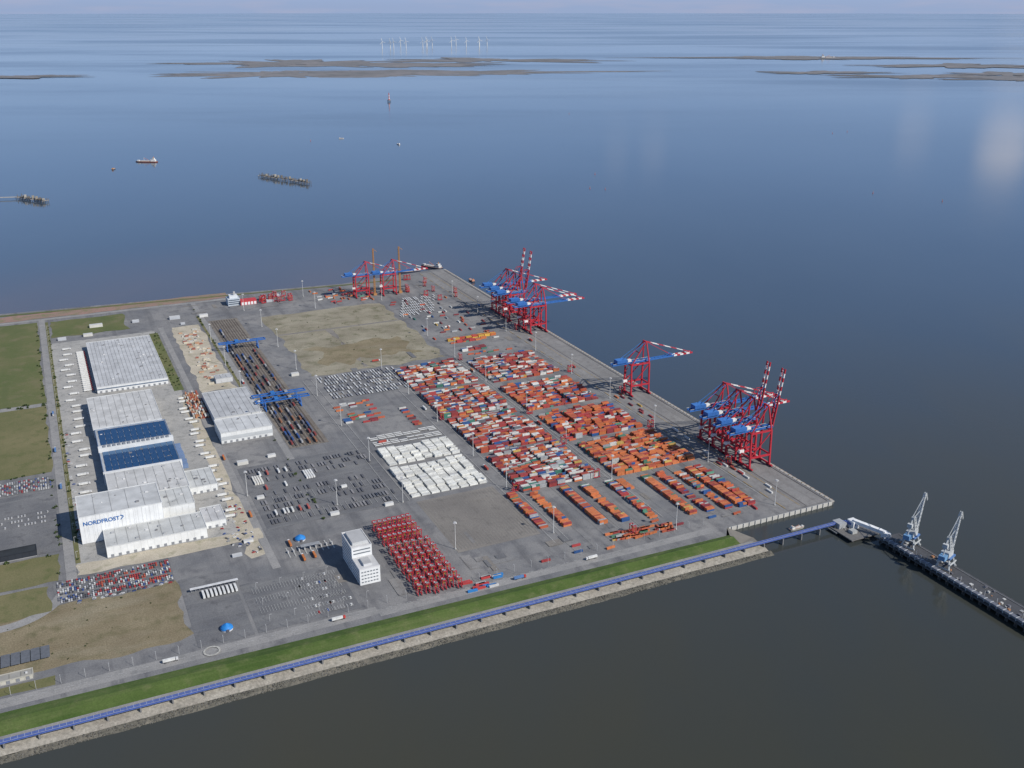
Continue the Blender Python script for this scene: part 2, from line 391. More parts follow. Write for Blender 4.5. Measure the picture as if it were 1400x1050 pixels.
for yy in (268,286,310,328,352,400,418,436):
    for i in range(38):
        if R.random()<.55: trailer(tr,-716+i*4.7,yy,1.57,R.choice([(.17,.17,.18),(.13,.13,.14),(.25,.24,.24),(.1,.1,.11)]))
tr.make('parked_trailers')
# ------------------------------------------------------------------ vehicles
def car(b,x,y,ang,c):
    b.rbox(x,y,4.4,1.8,.3,.95,ang,c); b.rbox(x-.2*math.cos(ang),y-.2*math.sin(ang),2.4,1.6,.95,1.5,ang,(.04,.045,.05),c)
    for d in (-1.35,1.35): b.rbox(x+d*math.cos(ang),y+d*math.sin(ang),.7,1.86,.02,.6,ang,DARK)
CARC=[(.6,.6,.6),(.65,.65,.65),(.1,.1,.11),(.3,.31,.33),(.4,.04,.04),(.05,.1,.3),(.2,.2,.22),(.7,.7,.68)]
cb=B()
for row in range(12):
    yy=180+row*4.4
    if row%4==3: continue
    for i in range(48):
        x=-980+i*2.65
        k=noise.noise(Vector((x*.05,yy*.06,1)))
        if R.random()<.82: car(cb,x,yy,1.57,R.choice([(.5,.04,.04),(.5,.1,.05),(.4,.04,.05),(.1,.1,.11)]) if (k>.05 and x>-955) else R.choice(CARC))
cb.make('parked_cars')
cb=B()
for row in range(9):
    for i in range(60):
        if R.random()<.8: car(cb,-1160+i*3.1,506+row*4.7,1.57,R.choice(CARC))
for row in range(3):
    for i in range(40):
        if R.random()<.5: car(cb,-1140+i*4,400+row*14,1.57,(.6,.6,.6))
for i in range(60):
    if R.random()<.6: car(cb,-950+R.choice([0,3]),300+i*7+R.uniform(-1,1),0,R.choice(CARC))
for i in range(60): car(cb,R.uniform(-780,-745),R.uniform(196,340),R.uniform(0,3),R.choice(CARC))
for i in range(30): car(cb,-726+R.randrange(16)*3.4,R.choice([34,48,64,80,96,112]),1.57,R.choice(CARC))
for i in range(40): car(cb,R.uniform(-960,-856),R.choice([170,173])+R.uniform(-.5,.5),0,R.choice(CARC))
cb.make('parked_cars')
def lorry(b,x,y,ang,c,cc):
    ca,sa=math.cos(ang),math.sin(ang)
    P=lambda d:(x+d*ca,y+d*sa)
    b.rbox(*P(-1.5),12.5,2.5,1.2,3.9,ang,c); b.rbox(*P(6.6),2.3,2.45,.7,3.6,ang,cc); b.rbox(*P(7.5),.6,2.2,2.1,3.1,ang,(.04,.05,.06))
    for d in (-5.8,-4.5,3.6,6.6): b.rbox(*P(d),1.05,2.55,.03,1.1,ang,DARK)
for (x,y,a) in [(-700,10,0),(-480,2,0),(-380,6,3.14),(-880,10,0),(-964,500,1.57),(-963,800,-1.57),(-966,640,1.57),(-645,600,1.57),(-645,820,-1.57),(-393,300,1.57),(-392,560,1.57),(-245,420,1.57),(-244,700,-1.57),(-60,300,1.57),(-62,640,1.57),(-64,820,1.57),(-58,1100,1.57),(-390,830,0),(-737,500,1.57),(-738,300,1.57),(-500,455,0),(-709,200,1.57),(-688,160,1.57),(-702,158,1.57)]:
    b=B(); lorry(b,0,0,0,R.choice([(.65,.65,.63),(.4,.07,.05),(.5,.17,.05),(.1,.2,.4)]),R.choice([(.6,.6,.6),(.5,.05,.04)])); b.make('articulated_lorry',loc=(x,y,.4),rz=a)
b=B()
for i in range(9): lorry(b,-828+i*4.6,124,1.57,(.68,.68,.66),(.6,.6,.6))
b.make('parked_lorries')
cb=B()
for i in range(26): lorry(cb,-925+R.choice([0,-8]),330+i*33+R.uniform(-5,5),0,(.66,.66,.64),(.6,.6,.6))
for i in range(30):
    if i%3: lorry(cb,-758+R.uniform(-4,4),290+i*17,0,(.68,.68,.66),(.3,.3,.3))
for i in range(22): lorry(cb,-901,895+i*11,0,(.68,.68,.66),(.5,.1,.1))
cb.make('docked_lorries')
# ------------------------------------------------------------------ light masts
b=B(); b.cyl(0,0,0,1.2,1.4,(.4,.4,.38),8); b.cyl(0,0,1.2,38,.5,(.62,.62,.6),8,.28); b.cyl(0,0,37.4,38.3,1.9,(.5,.5,.5),10)
for i in range(6):
    a=i*math.pi/3; b.rbox(2.0*math.cos(a),2.0*math.sin(a),.7,1.1,36.6,37.5,a,(.7,.7,.68))
mast=b.make('m',mesh_only=True)
for x,ys in ((-82,(25,180,328,470,610,760,900,1050,1200)),(-243,(25,190,330,470,640,790,940,1090,1240)),(-392,(85,230,350,500,640,790)),(-540,(250,400,550,700,850,1000,1150)),(-523,(100,)),(-656,(620,780,930,1090)),(-624,(281,)),(-730,(360,)),(-400,(1240,1350)),(-550,(1290,))):
    for y in ys: put('floodlight_mast',mast,(x,y,0))
b=B(); b.cyl(0,0,0,9,.18,(.5,.5,.5),6); b.box(0,2.2,-.15,.15,8.9,9.1,(.5,.5,.5)); b.box(1.4,2.4,-.25,.25,8.8,9.0,(.7,.7,.7))
lamp=b.make('l',mesh_only=True)
for i in range(40): put('street_lamp',lamp,(-1100+i*23,20,0),1.57)
for i in range(28): put('street_lamp',lamp,(-956,240+i*40,0))
for i in range(5):
    for j in range(3): put('street_lamp',lamp,(-770+i*28,40+j*36,0))
bs=B()
def bush(x,y,s):
    for k in range(7):
        dx,dy,dz=R.gauss(0,s*.45),R.gauss(0,s*.45),R.uniform(.2,s*1.1); r_=s*R.uniform(.25,.5); g_=R.uniform(.7,1.4)
        c=(.035*g_,.055*g_,.015*g_)
        p=[Vector((dx+x+r_*math.cos(a_),dy+y+r_*math.sin(a_),dz+R.uniform(-.3,.3)*r_)) for a_ in (0,1.3,2.5,3.8,5.1)]
        t_=Vector((x+dx,y+dy,dz+r_)); u_=Vector((x+dx,y+dy,0))
        for i in range(5): bs._add([p[i],p[(i+1)%5],t_],[(0,1,2)],c); bs._add([p[(i+1)%5],p[i],u_],[(0,1,2)],tuple(q_*.8 for q_ in c))
for i in range(160): bush(R.choice([-953,-975,-652])+R.uniform(-2,2),R.uniform(240,1380),R.uniform(1.2,3))
for i in range(50): bush(R.uniform(-515,-265),R.uniform(810,1215),R.uniform(.6,1.4))
for i in range(60): bush(R.uniform(-1200,-975),R.choice([852,560,300,864])+R.uniform(-3,3),R.uniform(1.5,3.5))
for i in range(60): bush(R.uniform(-765,-747),R.uniform(830,1200),R.uniform(1,2.4))
for i in range(30): bush(R.uniform(-1080,-860),R.uniform(60,165),R.uniform(.6,1.2))
bs.make('roadside_bushes','wall')
# ------------------------------------------------------------------ buildings
def hall(name,x0,x1,y0,y1,h,wall=WHITE,roofc=(.6,.61,.61),ribs=14,dock='S',band=None,vents=10):
    roofc=tuple(k*.9 for k in roofc)
    e=empty(name,((x0+x1)/2,(y0+y1)/2,0))
    def mk_(b,n,m): o=b.make(n,m); o.location=(-e.location[0],-e.location[1],0); o.parent=e; return o
    w=B(); w.box(x0,x1,y0,y1,0,h,wall)
    n_=max(2,int((x1-x0)/8))
    for i in range(n_+1):
        x=x0+(x1-x0)*i/n_; w.box(x-.12,x+.12,y0-.12,y0-.01,.2,h-.4,tuple(k*.8 for k in wall))
    n2=max(2,int((y1-y0)/8))
    for i in range(n2+1):
        y=y0+(y1-y0)*i/n2; w.box(x1+.01,x1+.12,y-.12,y+.12,.2,h-.4,tuple(k*.8 for k in wall))
    w.box(x0-.05,x1+.05,y0-.2,y0-.13,.1,1.1,(.3,.3,.3))
    pc=tuple(k*.85 for k in wall)
    w.box(x0-.3,x1+.3,y0-.3,y0+.5,h,h+.8,pc);w.box(x0-.3,x1+.3,y1-.5,y1+.3,h,h+.8,pc)
    w.box(x0-.3,x0+.5,y0+.5,y1-.5,h,h+.8,pc);w.box(x1-.5,x1+.3,y0+.5,y1-.5,h,h+.8,pc)
    mk_(w,'walls','wall')
    r=B(); r.box(x0+.5,x1-.5,y0+.5,y1-.5,h,h+.25,roofc)
    for i in range(1,ribs):
        x=x0+(x1-x0)*i/ribs
        r.box(x-.35,x+.35,y0+2,y1-2,h+.25,h+.55,tuple(k*.72 for k in roofc))
    for i in range(vents):
        x=R.uniform(x0+4,x1-4);y=R.uniform(y0+4,y1-4);s=R.uniform(.8,2.2); r.box(x-s,x+s,y-s*.7,y+s*.7,h+.25,h+R.uniform(.9,2),R.choice([(.35,.36,.37),(.6,.6,.6),(.2,.2,.21)]))
    mk_(r,'roof','roof')
    d=B()
    if 'E' in dock:
        k=int((y1-y0)/9)
        for i in range(k): y=y0+5+i*9; d.box(x1+.13,x1+.4,y-1.7,y+1.7,1,4.6,(.18,.19,.21)); d.box(x1+.02,x1+2.2,y-2.1,y+2.1,4.8,5.2,(.35,.36,.37))
    if 'W' in dock:
        k=int((y1-y0)/9)
        for i in range(k): y=y0+5+i*9; d.box(x0-.4,x0-.13,y-1.7,y+1.7,1,4.6,(.18,.19,.21)); d.box(x0-3,x0-.02,y-2.1,y+2.1,4.8,5.2,(.35,.36,.37))
    if 'S' in dock:
        k=int((x1-x0)/9)
        for i in range(k): x=x0+6+i*9; d.box(x-1.7,x+1.7,y0-.4,y0-.21,1.2,4.6,(.22,.23,.25))
    if band: d.box(x0-.2,x1+.2,y0-.28,y0-.14,h-band[1],h-band[0],band[2])
    if d.v: mk_(d,'dock_doors','wall')
    return e,mk_
hall('logistics_hall',-888,-768,872,1150,12,(.66,.67,.67),(.52,.53,.54),18,dock='WS',band=(3.2,5.2,(.12,.16,.22)),vents=30)
hall('logistics_hall',-908,-804,665,812,16,(.66,.67,.67),(.57,.57,.56),10,dock='EW',band=(2,4,(.12,.16,.22)))
e,mk_=hall('cold_store_with_solar_roof',-906,-800,485,664,14,(.16,.24,.38),(.45,.47,.49),6,dock='E',vents=8)
s=B()
for i in range(11):
    for j in range(8):
        if j==4: continue
        x=-902+i*9.2; y=492+j*21
        s.quad([(x,y,14.5),(x+8.6,y,14.5),(x+8.6,y+19,15.2),(x,y+19,15.2)],(.012,.05,.13) if j!=3 else (.02,.09,.2))
mk_(s,'solar_panels','glassy')
s=B(); s.box(-907,-799,568,578,14.3,21,(.62,.63,.63)); s.box(-907,-799,480,484.8,0,19,(.62,.63,.63))
for i in range(14): s.box(-900+i*7,-896+i*7,570,576,21,22.5,(.2,.22,.25))
for i in range(8): s.box(-798,-790,490+i*11,496+i*11,0,R.uniform(4,9),(.15,.22,.36))
mk_(s,'plant_gantry','wall')
hall('cold_store',-905,-802,388,479,18,(.68,.69,.68),(.57,.57,.56),8,dock='E',vents=16)
e,mk_=hall('high_bay_warehouse',-947,-846.3,311,376,38,(.72,.73,.73),(.54,.55,.55),5,dock='',vents=6)
cu=bpy.data.curves.new('lettering','FONT'); cu.body='NORDFROST'; cu.size=7.4; cu.extrude=.12; cu.offset=.13
mm,nt,bb=newmat('blue_lettering'); bb.inputs['Base Color'].default_value=(.02,.12,.35,1); cu.materials.append(mm)
t=bpy.data.objects.new('lettering',cu); scene.collection.objects.link(t); t.rotation_euler=(rad(90),0,0)
t.location=(-943-e.location[0],310.6-e.location[1],26); t.parent=e
s=B(); s.beam((-898,310.5,26),(-894.5,310.5,29.5),.3,1.0,(.02,.12,.35)); s.beam((-898,310.5,32),(-894.5,310.5,30),.3,1.0,(.02,.12,.35))
for i in range(1,20): s.box(-947+i*5-.08,-947+i*5+.08,310.78,310.87,.5,37.5,(.6,.61,.61))
mk_(s,'emblem','wall')
hall('loading_hall',-921,-800,262,310,15,(.70,.71,.70),(.54,.55,.54),9,dock='S',vents=12)
hall('loading_annex',-799.3,-772,285,330,10,(.68,.69,.68),(.54,.54,.54),3,dock='ES',vents=4)
hall('cross_dock_annex',-801.3,-764,395,455,11,(.68,.69,.68),(.55,.56,.55),4,dock='ES',vents=5)
hall('cross_dock_annex',-845,-804,331,386,20,(.68,.69,.68),(.55,.56,.55),4,dock='E',vents=5)
hall('warehouse',-726,-650,636,762,13,(.60,.61,.61),(.48,.49,.50),8,dock='E',vents=4)
hall('warehouse',-730,-650,556,616,18,(.66,.67,.66),(.58,.59,.59),6,dock='S',band=(6,12,(.45,.47,.48)),vents=2)
hall('site_office',-690,-660,835,858,9,(.5,.51,.52),(.45,.46,.47),3,dock='',vents=2)
hall('storage_building',-2100,-1000,306,322,8,(.03,.035,.045),(.04,.045,.05),8,dock='',vents=0)
hall('gatehouse',-1075,-1010,40,52,5,(.5,.48,.42),(.35,.34,.31),6,dock='S',vents=4)
s=B()
for i in range(9):
    x=-1078+i*9.5
    for j in range(4):
        y=70+j*5.5; s.quad([(x,y,2.2),(x+8.8,y,2.2),(x+8.8,y+4.6,3.6),(x,y+4.6,3.6)],(.10,.11,.13)); s.box(x+4,x+4.3,y+2,y+2.3,0,2.8,GREY)
s.make('solar_carport')
e=empty('terminal_office_building',(-645,104,0))
def chl(b,n,m): o=b.make(n,m); o.location=(-e.location[0],-e.location[1],0); o.parent=e
s=B(); s.box(-657,-632,68,98,0,21,(.70,.71,.71),(.5,.5,.5)); s.box(-657,-632,98.01,140,0,34,(.70,.71,.71),(.5,.5,.5)); s.box(-654,-635,104,134,34,38,(.5,.51,.51),(.4,.4,.4)); s.box(-650,-640,74,90,21,24,(.55,.56,.57),(.4,.4,.4))
for a in ((-657.2,-631.8,67.8,68.6,21,22),(-657.2,-631.8,139.4,140.2,34,35),(-657.2,-631.8,97.9,98.7,34,35),(-657.2,-656.4,98.7,139.4,34,35),(-632.6,-631.8,98.7,139.4,34,35)): s.box(*a,(.6,.6,.6))
chl(s,'walls','wall')
w=B(); gc=(.13,.15,.17)
for k in range(4):
    z0=3+k*4.4
    for i in range(6): w.box(-655+i*3.6,-652.6+i*3.6,67.85,67.98,z0,z0+1.4,gc)
    for i in range(8): w.box(-631.98,-631.85,70+i*3.5,72.4+i*3.5,z0,z0+1.4,gc)
for k in range(7):
    z0=3+k*4.4
    for i in range(11):
        w.box(-631.98,-631.85,100+i*3.6,102.4+i*3.6,z0,z0+1.4,gc); w.box(-657.15,-657.02,100+i*3.6,102.4+i*3.6,z0,z0+1.4,gc)
    if k<4:
        for i in range(8): w.box(-657.15,-657.02,70+i*3.5,72.4+i*3.5,z0,z0+1.4,gc)
for k in range(2): w.box(-655,-634,97.85,97.99,25+k*4.4,26.4+k*4.4,gc)
chl(w,'windows','glassy')
e=empty('workshop_building',(-543,1350,0))
s=B(); s.box(-575,-548,1340,1368,0,16,(.45,.50,.55)); s.box(-547.9,-512,1334,1352,0,11,(.45,.05,.06)); s.box(-570,-552,1346,1362,16,22,(.6,.62,.64)); s.box(-560,-556,1350,1354,22,30,(.4,.4,.4))
chl(s,'walls','wall')
w=B()
for i in range(5): w.box(-546+i*7,-541+i*7,1333.8,1333.95,.5,7,(.7,.7,.7)); 
for k in range(3): w.box(-574,-549,1339.8,1339.95,3+k*4.5,5+k*4.5,(.05,.07,.1))
chl(w,'doors_and_windows','glassy')
for (x,y) in ((-816,45),(-694,207)):
    s=B(); 
    for k in range(4):
        s.cyl(x,y,2+k*1.4,2+(k+1)*1.4,7*math.cos(k*.38),(.02,.20,.55),20,7*math.cos((k+1)*.38))
    s.cyl(x,y,0,2,6.6,(.6,.6,.6),20); s.box(x-1.5,x+1.5,y-7.3,y-6,0,3.4,(.1,.1,.12)); s.make('round_blue_pavilion')
s=B(); s.box(-841,-786,135,139,4.6,5.2,(.6,.6,.6))
for i in range(12): s.box(-840+i*4.8,-839.6+i*4.8,136.8,137.2,0,4.6,GREY)
s.make('gate_canopy')
s=B()
for (x,y,l,w_,h) in ((-715,345,10,5,4),(-635,255,12,6,4),(-560,250,12,5,4),(-600,330,8,4,3.5),(-550,820,14,8,5),(-640,1280,18,8,6),(-700,1290,22,10,6),(-480,1340,18,8,5),(-450,1380,12,6,5),(-860,1300,26,10,6),(-880,1240,18,9,5),(-690,1240,9,5,4),(-775,200,12,5,3),(-755,230,12,5,3),(-930,1232,16,8,5),(-780,1300,14,7,5),(-715,470,16,8,5),(-670,478,12,6,4)):
    s.rbox(x,y,l,w_,0,h,0,R.choice([(.6,.6,.58),(.4,.42,.45),(.55,.54,.5)]),(.5,.5,.49))
s.make('site_cabins','wall')
# ------------------------------------------------------------------ cranes
def stripe(b,p,q,w,h,n,c1,c2):
    p=Vector(p);q=Vector(q)
    for i in range(n): b.beam(p+(q-p)*(i/n),p+(q-p)*((i+1)/n),w,h,c1 if i%2==0 else c2)
def sts(up):
    b=B(); LX,SX=-44,-8; G=57; SB=(.04,.16,.42)
    for y in (-12,12):
        for x in (LX,SX):
            b.beam((x,y,3),(x,y*.86,G),2.4,2.4,RED)
            for d in (-5,-2,2,5): b.box(x-.9,x+.9,y+d-.9,y+d+.9,.2,2,DARK)
            b.box(x-1.2,x+1.2,y-7,y+7,2,3.6,RED)
        b.beam((LX,y,19),(SX,y,19),2.2,2.6,RED)
        b.beam((LX,y*.86,G),(SX,y*.86,G),2.2,2.4,RED)
        b.beam((LX,y,20),(SX,y*.88,G-2),1.3,1.3,RED)
        b.beam((SX,y*.86,G),(-12,y*.35,94),1.8,1.8,RED)
        b.beam((LX,y*.86,G),(-14,y*.35,92),1.4,1.4,RED)
        b.beam((-14,y*.35,93),(-74,y*.3,G+2),.7,.7,SB)
    for x in (LX,SX):
        b.beam((x,-13,4),(x,13,4),2.2,2.4,RED); b.beam((x,-11,19.2),(x,11,19.2),1.8,2,RED); b.beam((x,-10.5,G),(x,10.5,G),2.2,2.6,RED)
    b.beam((-13,-5,94),(-13,5,94),2.2,2.2,RED); b.beam((-26,-7,76),(-26,7,76),1.2,1.2,RED)
    for y in (-3.4,3.4): b.beam((-78,y,G+2.5),(0,y,G+2.5),1.5,3.2,BLUE)
    for k in range(9): b.beam((-78+k*9,-3.4,G+3),(-78+k*9,3.4,G+3),.8,1.4,BLUE)
    for y in (-5,5):
        b.beam((-78,y,G+5),(-2,y,G+5),.3,.3,WHITE)
    b.box(-70,-50,-6,6,G+4.5,G+10.5,BLUE,(.05,.18,.5)); b.box(-47,-40,-3,3,G+4.5,G+8,WHITE)
    b.box(-30,-24,-3,3,G-4,G-1,(.6,.62,.62))
    b.box(-48,-40,8,12,19.5,24,WHITE)
    for k in range(7): b.beam((LX+2.2,10.4,4+k*7.5),(LX+2.2,4 if k%2 else 10.4,11+k*7.5),.8,1.2,(.4,.08,.08))
    hinge=Vector((-1,0,G+2.5)); L=88
    ang=rad(81) if up else rad(0.5)
    d=Vector((math.cos(ang),0,math.sin(ang))); nrm=Vector((-d.z,0,d.x))
    for y in (-3.2,3.2):
        yv=Vector((0,y,0))
        b.beam(hinge+yv,hinge+yv+d*L*.55,1.5,2.8,RED if up else BLUE)
        stripe(b,hinge+yv+d*L*.55,hinge+yv+d*L,1.5,2.6,6,WHITE,RED)
        t1=hinge+yv*.6+d*L*.45+nrm*6
        b.beam(hinge+yv+d*L*.3,t1,.7,.7,SB); b.beam(t1,hinge+yv+d*L*.6,.7,.7,SB)
    for k in range(11):
        c=hinge+d*(4+k*8.0); b.beam(c-Vector((0,3.2,0)),c+Vector((0,3.2,0)),1.0,1.2,WHITE if k>6 else (RED if up else BLUE))
    if up:
        for k in range(7):
            c=hinge+d*(4+k*11.3); b.beam(c-Vector((0,3.2,0)),c+d*11+Vector((0,3.2,0)),.7,.7,RED)
    for y in (-3.5,3.5):
        ap=Vector((-12,y,94))
        if not up:
            b.beam(ap,hinge+d*L*.5+Vector((0,y*.3,2)),.8,.8,RED); stripe(b,ap,hinge+d*L*.93+Vector((0,y*.3,2)),.8,.9,7,RED,WHITE)
        else:
            m=ap+Vector((8,0,12)); b.beam(ap,m,.7,.7,RED); b.beam(m,hinge+d*L*.55+Vector((0,y*.3,0)),.7,.7,RED)
            b.beam(ap,hinge+d*L*.3+Vector((0,y*.3,0)),.8,.8,RED)
    return b.make('sts',mesh_only=True)
SU,SD=sts(True),sts(False)
for y,u in ((142,1),(176,1),(210,0),(243,0),(474,0),(872,0),(906,0),(975,1),(1008,1),(1045,0)):
    put('ship_to_shore_gantry_crane',SU if u else SD,(0,y,0))
put('ship_to_shore_gantry_crane',SD,(-252,1292,0),0,None,.88)
put('ship_to_shore_gantry_crane',SD,(-188,1284,0),0,None,.88)
for (x,y) in ((-243,1290),(-182,1284)):
    b=B(); oc=(.42,.20,.06)
    for a in (-1.6,1.6):
        for c in (-1.6,1.6): b.beam((a,c,0),(a*.6,c*.6,112),.7,.7,oc)
    for k in range(18):
        b.beam((-1.6,-1.6,k*6),(1.6,-1.6,k*6+6),.5,.5,oc); b.beam((1.6,1.6,k*6),(-1.6,1.6,k*6+6),.5,.5,oc); b.beam((-1.6,1.6,k*6),(-1.6,-1.6,k*6+6),.5,.5,oc)
    b.box(-4,4,-4,4,0,5,(.4,.2,.08)); b.beam((-1,0,112),(9,0,104),.8,.8,oc); b.make('lattice_mast_crane',loc=(x,y,0))
for (x,y) in ((-607,1018),(-607,700),(-607,672)):
    b=B(); c=(.02,.12,.40)
    for yy in (-7,7):
        b.beam((-46,yy*.7,16),(46,yy*.7,16),1.3,2.0,c)
        for xx in (-30,30): b.beam((xx,yy*1.3,1),(xx,yy*.7,16),1.4,1.4,c)
    for xx in (-30,30): b.beam((xx,-11,1.2),(xx,11,1.2),1.6,1.8,c)
    for xx in (-45,-15,15,45): b.beam((xx,-5,16.2),(xx,5,16.2),1.2,1.8,c)
    b.box(-14,-7,-5,5,17.4,20,(.03,.16,.45)); b.box(10,15,-4,4,17.4,19,(.3,.32,.34)); b.box(-12,-8,-2,2,11,14,(.5,.5,.5))
    b.make('rail_mounted_gantry_crane',loc=(x,y,0))
for x,y0,y1 in ((-631,505,1010),(-625.7,500,1150),(-615.1,505,1060),(-604.5,500,960),(-593.9,500,780),(-588.6,505,1000)):
    b=B(); y=y0
    while y<y1:
        if R.random()<.93:
            b.box(x-1.4,x+1.4,y,y+18.5,.9,1.5,(.10,.09,.085))
            for k in (2,15): b.box(x-1.2,x+1.2,y+k,y+k+2,.3,.9,DARK)
            r=R.random()
            if r<.8: 
                cc=R.choice([(.24,.05,.045),(.04,.09,.25),(.08,.08,.10),(.08,.08,.10),(.28,.13,.07),(.36,.36,.36),(.14,.14,.17),(.14,.12,.11)]); b.box(x-1.25,x+1.25,y+.5,y+(12.6 if r<.5 else 18),1.5,4.1,cc)
        y+=20
    b.make('freight_train')
b=B()
for y in (-2.2,2.2):
    for x in (-4.6,-1.6,1.6,4.6): b.box(x-.45,x+.45,y-.35,y+.35,.1,1.4,DARK)
    b.box(-5.2,5.2,y-.35,y+.35,1.1,2.0,RED)
    for x in (-4.6,4.6): b.beam((x,y,2.0),(x*.85,y,12),.6,.6,RED)
    b.box(-4.8,4.8,y-.3,y+.3,11.8,12.6,RED); b.beam((-4.6,y,3),(0,y,11.8),.3,.3,RED)
for x in (-4,4): b.box(x-.35,x+.35,-2.5,2.5,12.6,13.2,RED)
b.box(-3.0,-1,-1.6,1.6,13.2,14.2,(.25,.25,.27)); b.box(4.2,5.6,-.9,.9,9.8,11.7,(.5,.52,.55)); b.box(-3,3,-1.2,1.2,8.8,9.2,(.4,.25,.05))
strm=b.make('s',mesh_only=True)
for i in range(6):
    for j in range(7):
        if R.random()<.93: put('straddle_carrier',strm,(-600+i*9.6+R.uniform(-.8,.8),20+j*17+R.uniform(-2.5,2.5),0),1.57+R.uniform(-.05,.05))
for j,yy in enumerate((148,168,188)):
    for i in range(8):
        if R.random()<.95: put('straddle_carrier',strm,(-600+i*6.6,yy+R.uniform(-1,1),0),1.57)
for (x,y) in ((-385,215),(-248,330),(-383,505),(-240,465),(-300,40),(-260,205),(-88,330),(-80,620),(-240,770),(-60,160),(-52,480),(-58,900),(-50,960)): put('straddle_carrier',strm,(x,y,0),R.choice([0,1.57]))
for i in range(16): put('straddle_carrier',strm,(R.uniform(-500,-430),R.uniform(1320,1385),0),R.choice([0,1.57,.3]))
for i in range(12): put('straddle_carrier',strm,(R.uniform(-170,-60),R.uniform(1180,1400),0),R.choice([0,1.57]))
# ------------------------------------------------------------------ conveyor
b=B(); CY=-57
def conv(x0,x1,y0,y1,zb=3.6):
    L=math.hypot(x1-x0,y1-y0); a=math.atan2(y1-y0,x1-x0); n=int(L/6)
    b.rbox((x0+x1)/2,(y0+y1)/2,L,4.2,zb,zb+2.4,a,(.30,.32,.36),(.09,.13,.33))
    b.rbox((x0+x1)/2-math.sin(a)*3.4,(y0+y1)/2+math.cos(a)*3.4,L,1.6,zb-.3,zb+.1,a,(.4,.41,.42))
    b.rbox((x0+x1)/2+math.sin(a)*2.25,(y0+y1)/2-math.cos(a)*2.25,L,.2,zb+.4,zb+2.0,a,(.05,.10,.36))
    for i in range(n):
        t=(i+.5)/n; b.rbox(x0+(x1-x0)*t,y0+(y1-y0)*t,.5,4.5,zb+2.35,zb+2.6,a,(.28,.32,.45))
        if i%5==0:
            px,py=x0+(x1-x0)*t,y0+(y1-y0)*t
            b.rbox(px,py,1.4,7,-9,zb-.3,a,(.20,.20,.20))
conv(XL,-50,CY,CY)
b.box(-58,-32,-70,-50,-3,-1.5,(.25,.25,.24)); b.make('covered_conveyor')
b=B()
for x in (-50,-30,-14):
    for y in (-92,-76,-58): b.cyl(x,y,-12,-1.4,1,(.16,.15,.14),8)
b.box(-56,-10,-96,-54,-1.4,0,(.15,.145,.14))
b.box(-50,-38,-66,-52,0.01,7,(.35,.36,.37)); b.box(-34,-24,-74,-62,0.01,10,(.72,.73,.73)); b.box(-44,-36,-84,-76,0.01,4,(.4,.41,.4))
b.beam((-30,-70,10),(-12,-108,7),5.5,4.5,(.74,.75,.75)); b.box(-16,-8,-114,-104,0,8,(.7,.71,.71)); b.beam((-30,-74,6),(-36,-60,6),4,3,(.1,.15,.4))
b.beam((-36,-60,5),(-52,-57,5),4,3,(.1,.15,.4))
for k in range(6): b.beam((-54+k*3,-62-k*3,0),(-50+k*3,-60-k*3,3),.6,.6,(.3,.3,.3))
b.make('transfer_tower')
b=B()
JX0,JX1=-24,12
b.box(JX0,JX1,-640,-108,.2,1.6,(.075,.075,.078))
for k in range(44):
    y=-112-k*12
    for x in (JX0+2,JX0+14,JX1-14,JX1-2): b.cyl(x,y,-14,.2,.9,(.10,.095,.09),7)
    b.box(JX0-1.6,JX0,y-.8,y+.8,-3,1,(.05,.05,.05)); b.box(JX1,JX1+2,y-1.2,y+1.2,-4.8,1.2,(.05,.05,.05))
b.box(-22,-17,-640,-114,3.0,5.6,(.20,.21,.23),(.14,.15,.18)); b.box(-14.8,-14,-640,-112,1.6,2.4,(.25,.25,.25)); b.box(8,8.8,-640,-112,1.6,2.2,(.2,.2,.2))
for k in range(60):
    y=-116-k*8.6; b.box(-22.3,-16.7,y-.3,y+.3,1.6,6.0,(.5,.52,.53)); 
    if k%2: b.box(-11,-10.6,y-.2,y+.2,1.6,8,(.5,.5,.5))
for k in range(90): 
    x=R.uniform(-12,6);y=R.uniform(-600,-120);s_=R.uniform(.6,2); b.box(x-s_,x+s_,y-s_,y+s_,1.6,1.6+R.uniform(.5,2.4),R.choice([(.3,.3,.3),(.5,.5,.48),(.12,.12,.14),(.4,.2,.1)]))
b.make('coal_jetty')
def lattice(b,p,q,w0,w1,n,c,t=.7):
    p=Vector(p);q=Vector(q);d=(q-p).normalized();a=Vector((0,1,0)) if abs(d.y)<.9 else Vector((1,0,0)); nn=d.cross(a).normalized()
    def cor(k): 
        w=w0+(w1-w0)*k; c_=p+(q-p)*k; return [c_+a*w*s1+nn*w*s2 for s1,s2 in ((-1,-1),(1,-1),(1,1),(-1,1))]
    for i in range(n):
        A,Bq=cor(i/n),cor((i+1)/n)
        for k in range(4):
            b.beam(A[k],Bq[k],t,t,c); b.beam(A[k],Bq[(k+1)%4],t*.7,t*.7,c); b.beam(Bq[k],Bq[(k+1)%4],t*.6,t*.6,c)
